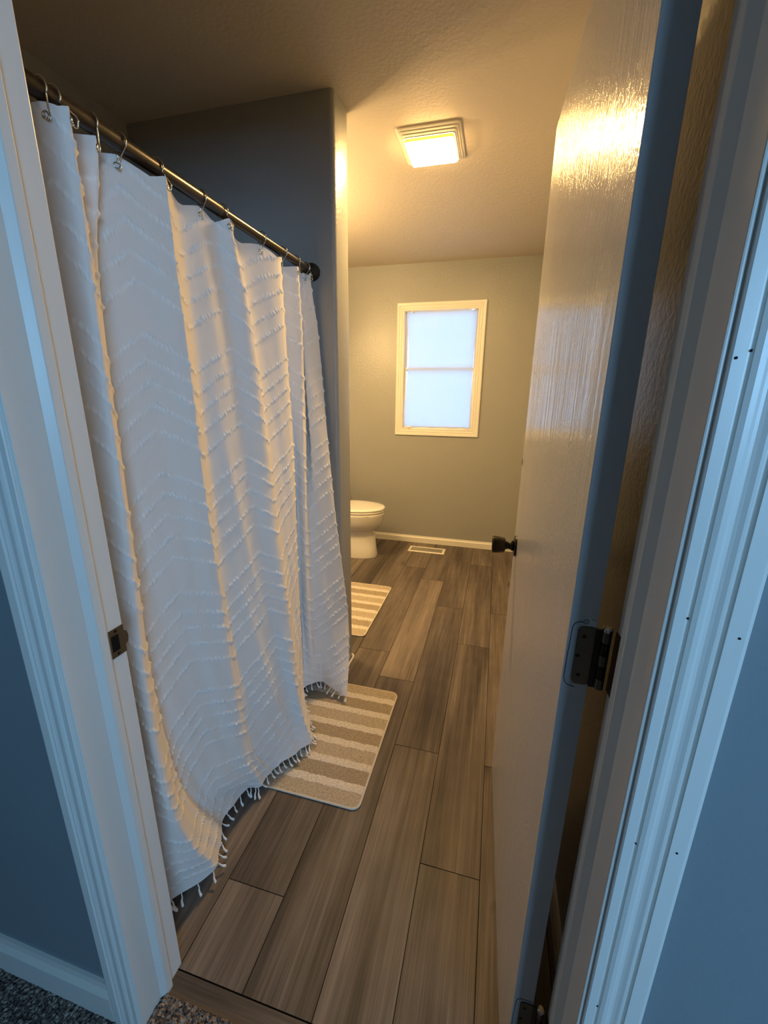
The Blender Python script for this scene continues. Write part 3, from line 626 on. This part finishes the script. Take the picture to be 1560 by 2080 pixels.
# ---------------------------------------------------------------- floor register
vx0,vx1,vy0,vy1=-.700,-.366,3.524,3.662
vr=empty('floor_register',(0,0,0))
W,H_=vx1-vx0,vy1-vy0; vr.location=(vx0,vy0,0)
b=MB(); e=.022
outer=[(0,0,.0008),(W,0,.0008),(W,H_,.0008),(0,H_,.0008)]; o2=[(.004,.004,.0048),(W-.004,.004,.0048),(W-.004,H_-.004,.0048),(.004,H_-.004,.0048)]; o3=[(e,e,.0052),(W-e,e,.0052),(W-e,H_-e,.0052),(e,H_-e,.0052)]; o4=[(e,e,.001),(W-e,e,.001),(W-e,H_-e,.001),(e,H_-e,.001)]
b.loft([outer,o2,o3,o4],False,False); b.build('frame','register',vr)
MB().box(e,W-e,e,H_-e,.0004,.0010).build('duct_shadow','dark',vr)
b=MB(); nsl=26
for i in range(nsl+1):
    x=e+(W-2*e)*i/nsl; b.box(x-.0020,x+.0020,e,H_-e,.0012,.0050)
b.build('louvres','register',vr)
MB().box(W-e-.012,W-e-.006,H_/2-.02,H_/2+.004,.0045,.009).build('damper_lever','register',vr)
tag(vr,'cream metal floor register with narrow slots near the window wall','floor vent')

# ---------------------------------------------------------------- toilet
TY=3.33; to=empty('toilet',(-1.10,TY,0))
def ring(xf,xb,hw,z,n=40,p=2.3):
    # xf front (towards +x), xb back
    cx=xb+(xf-xb)*.45; out=[]
    for k in range(n):
        a=2*PI*k/n; c,s_=math.cos(a),math.sin(a); e_=2/p
        rx=(xf-cx) if c>=0 else (cx-xb)
        out.append((cx+rx*math.copysign(abs(c)**e_,c)+1.10,hw*math.copysign(abs(s_)**e_,s_),z))
    return out
R=[ring(-.936,-1.42,.118,0,p=2.6),ring(-.934,-1.42,.120,.012,p=2.6),ring(-.944,-1.42,.109,.08),ring(-.953,-1.42,.100,.16),ring(-.961,-1.41,.093,.228),ring(-.961,-1.41,.093,.236),ring(-.945,-1.40,.112,.243),ring(-.922,-1.40,.138,.262),ring(-.900,-1.40,.160,.300),ring(-.885,-1.39,.173,.345),ring(-.878,-1.385,.180,.380),ring(-.874,-1.38,.184,.400),ring(-.878,-1.38,.180,.407)]
MB().loft(R).build('bowl','porcelain',to,True,auto=45)
MB().loft([ring(-.878,-1.345,.180,.411,p=2.15),ring(-.873,-1.348,.185,.414,p=2.15),ring(-.873,-1.348,.185,.424,p=2.15),ring(-.877,-1.345,.181,.427,p=2.15)]).build('seat','seat',to,True,auto=50)
MB().loft([ring(-.876,-1.350,.182,.4305,p=2.1),ring(-.871,-1.352,.186,.434,p=2.1),ring(-.872,-1.352,.185,.443,p=2.1),ring(-.880,-1.348,.177,.448,p=2.1),ring(-.930,-1.32,.13,.4505,p=2.1)]).build('lid','seat',to,True,auto=60)
b=MB(); b.prism(rrect(-1.545+1.10,-1.375+1.10,-.21,.21,.03,5),'z',.400,.735); b.build('tank','porcelain',to,True,bevel=.006,auto=40)
b=MB(); b.prism(rrect(-1.552+1.10,-1.366+1.10,-.22,.22,.03,5),'z',.737,.770); b.build('tank_lid','porcelain',to,True,bevel=.008,auto=40)
MB().tube([(-.276+.002,-.15,.68),(-.262,-.15,.68),(-.258,-.13,.678),(-.258,-.08,.672)],.006,8).build('flush_lever','chrome',to,True)
tag(to,'white toilet with closed lid, its front showing past the partition','toilet')

# ---------------------------------------------------------------- ceiling light
cx,cy=-.368,2.140; li=empty('ceiling_light',(cx,cy,CEIL))
b=MB(); hw_,hd=.134,.143; rings=[]
steps=[(0,0),(0,-.006),(.004,-.009),(.009,-.0095),(.0095,-.013),(.013,-.015),(.018,-.0155),(.0185,-.019),(.022,-.021),(.0265,-.0215),(.027,-.025)]
for ins,z in steps: rings.append([(x,y,z) for x,y in rrect(-hw_+ins,hw_-ins,-hd+ins*1.3,hd-ins*1.3,.014,4)])
b.loft(rings,False,False).build('base','plastic',li)
lw,ld=.105,.1005; ro=[[(x,y,z) for x,y in rrect(-lw+i_,lw-i_,-ld+i_,ld-i_,.014,4)] for i_,z in ((0,-.022),(.0,-.031),(.002,-.034))]
MB().loft(ro,False,False).build('amber_rim','amber',li,True,auto=40)
lens=MB().loft([[(x,y,z) for x,y in rrect(-lw+i_,lw-i_,-ld+i_,ld-i_,.013,4)] for i_,z in ((.002,-.034),(.0035,-.0365),(.010,-.0375))],False,True).build('diffuser','lens',li,True,auto=40)
for x,y in ((.030,-.030),(-.062,-.045)): MB().lathe([(-.039,.002),(-.0374,.003)],(x,y,0),'z',10).build('speck','bronze_worn',lens)
tag(li,'square stepped ceiling light glowing warm yellow','ceiling light')
# vanity light hidden beyond the partition on the left wall (its shadow edge crosses the ceiling)
vl=empty('vanity_light',(XL,2.25,1.97))
MB().box(0,.03,-.26,.26,-.055,.055).build('back_plate','chrome',vl,bevel=.006)
for dy in (-.15,0,.15):
    MB().lathe([(.028,.024),(.045,.022),(.052,.018)],(0,dy,0),'x',20).build('lamp_holder','plastic',vl,True,auto=40)
    prof=[(.05,.012),(.056,.022)]+[(.088-.036*math.cos(a),.036*math.sin(a)) for a in np.linspace(.75,PI-.02,12)]
    MB().lathe(prof,(0,dy,0),'x',24).build('bulb','bulb',vl,True)
tag(vl,'row of warm globe bulbs on the left wall hidden beyond the partition','vanity light')

# ---------------------------------------------------------------- light, world, camera
W_=D.worlds.new('sky'); S.world=W_; W_.use_nodes=True; bg=W_.node_tree.nodes['Background']; bg.inputs[0].default_value=(*(.27,.47,.78),1); bg.inputs[1].default_value=5.0
al=D.lights.new('hall_window_daylight','AREA'); al.shape='RECTANGLE'; al.size=1.42; al.size_y=.92; al.energy=82.0; al.color=(.295,.60,.96)
ao=D.objects.new('hall_window_daylight',al); COL.objects.link(ao); ao.location=(2.0,HY+.03,1.70); ao.rotation_euler=(math.radians(90),0,math.radians(180))
ao.rotation_euler=Vector((0,1,0)).to_track_quat('-Z','Y').to_euler()

f_,ya,pi_,ro_=845.7076,-.2571876,.2719680,-.0128528
fw=Vector((math.sin(ya)*math.cos(pi_),math.cos(ya)*math.cos(pi_),-math.sin(pi_))); rt=Vector((math.cos(ya),-math.sin(ya),0)); dn=fw.cross(rt)
r2=rt*math.cos(ro_)+dn*math.sin(ro_); d2=-rt*math.sin(ro_)+dn*math.cos(ro_)
cam=D.cameras.new('camera'); cam.sensor_fit='AUTO'; cam.sensor_width=36; cam.lens=f_/2080*36; cam.clip_start=.02
co=D.objects.new('camera',cam); COL.objects.link(co)
mt=Matrix.Identity(4)
for i in range(3): mt[i][0]=r2[i]; mt[i][1]=-d2[i]; mt[i][2]=-fw[i]
mt[0][3],mt[1][3],mt[2][3]=0,0,1.367
co.matrix_world=mt; S.camera=co
S.view_settings.view_transform='Standard'; S.view_settings.look='None'; S.view_settings.gamma=1; S.view_settings.exposure=0.0
S.view_settings.use_curve_mapping=False
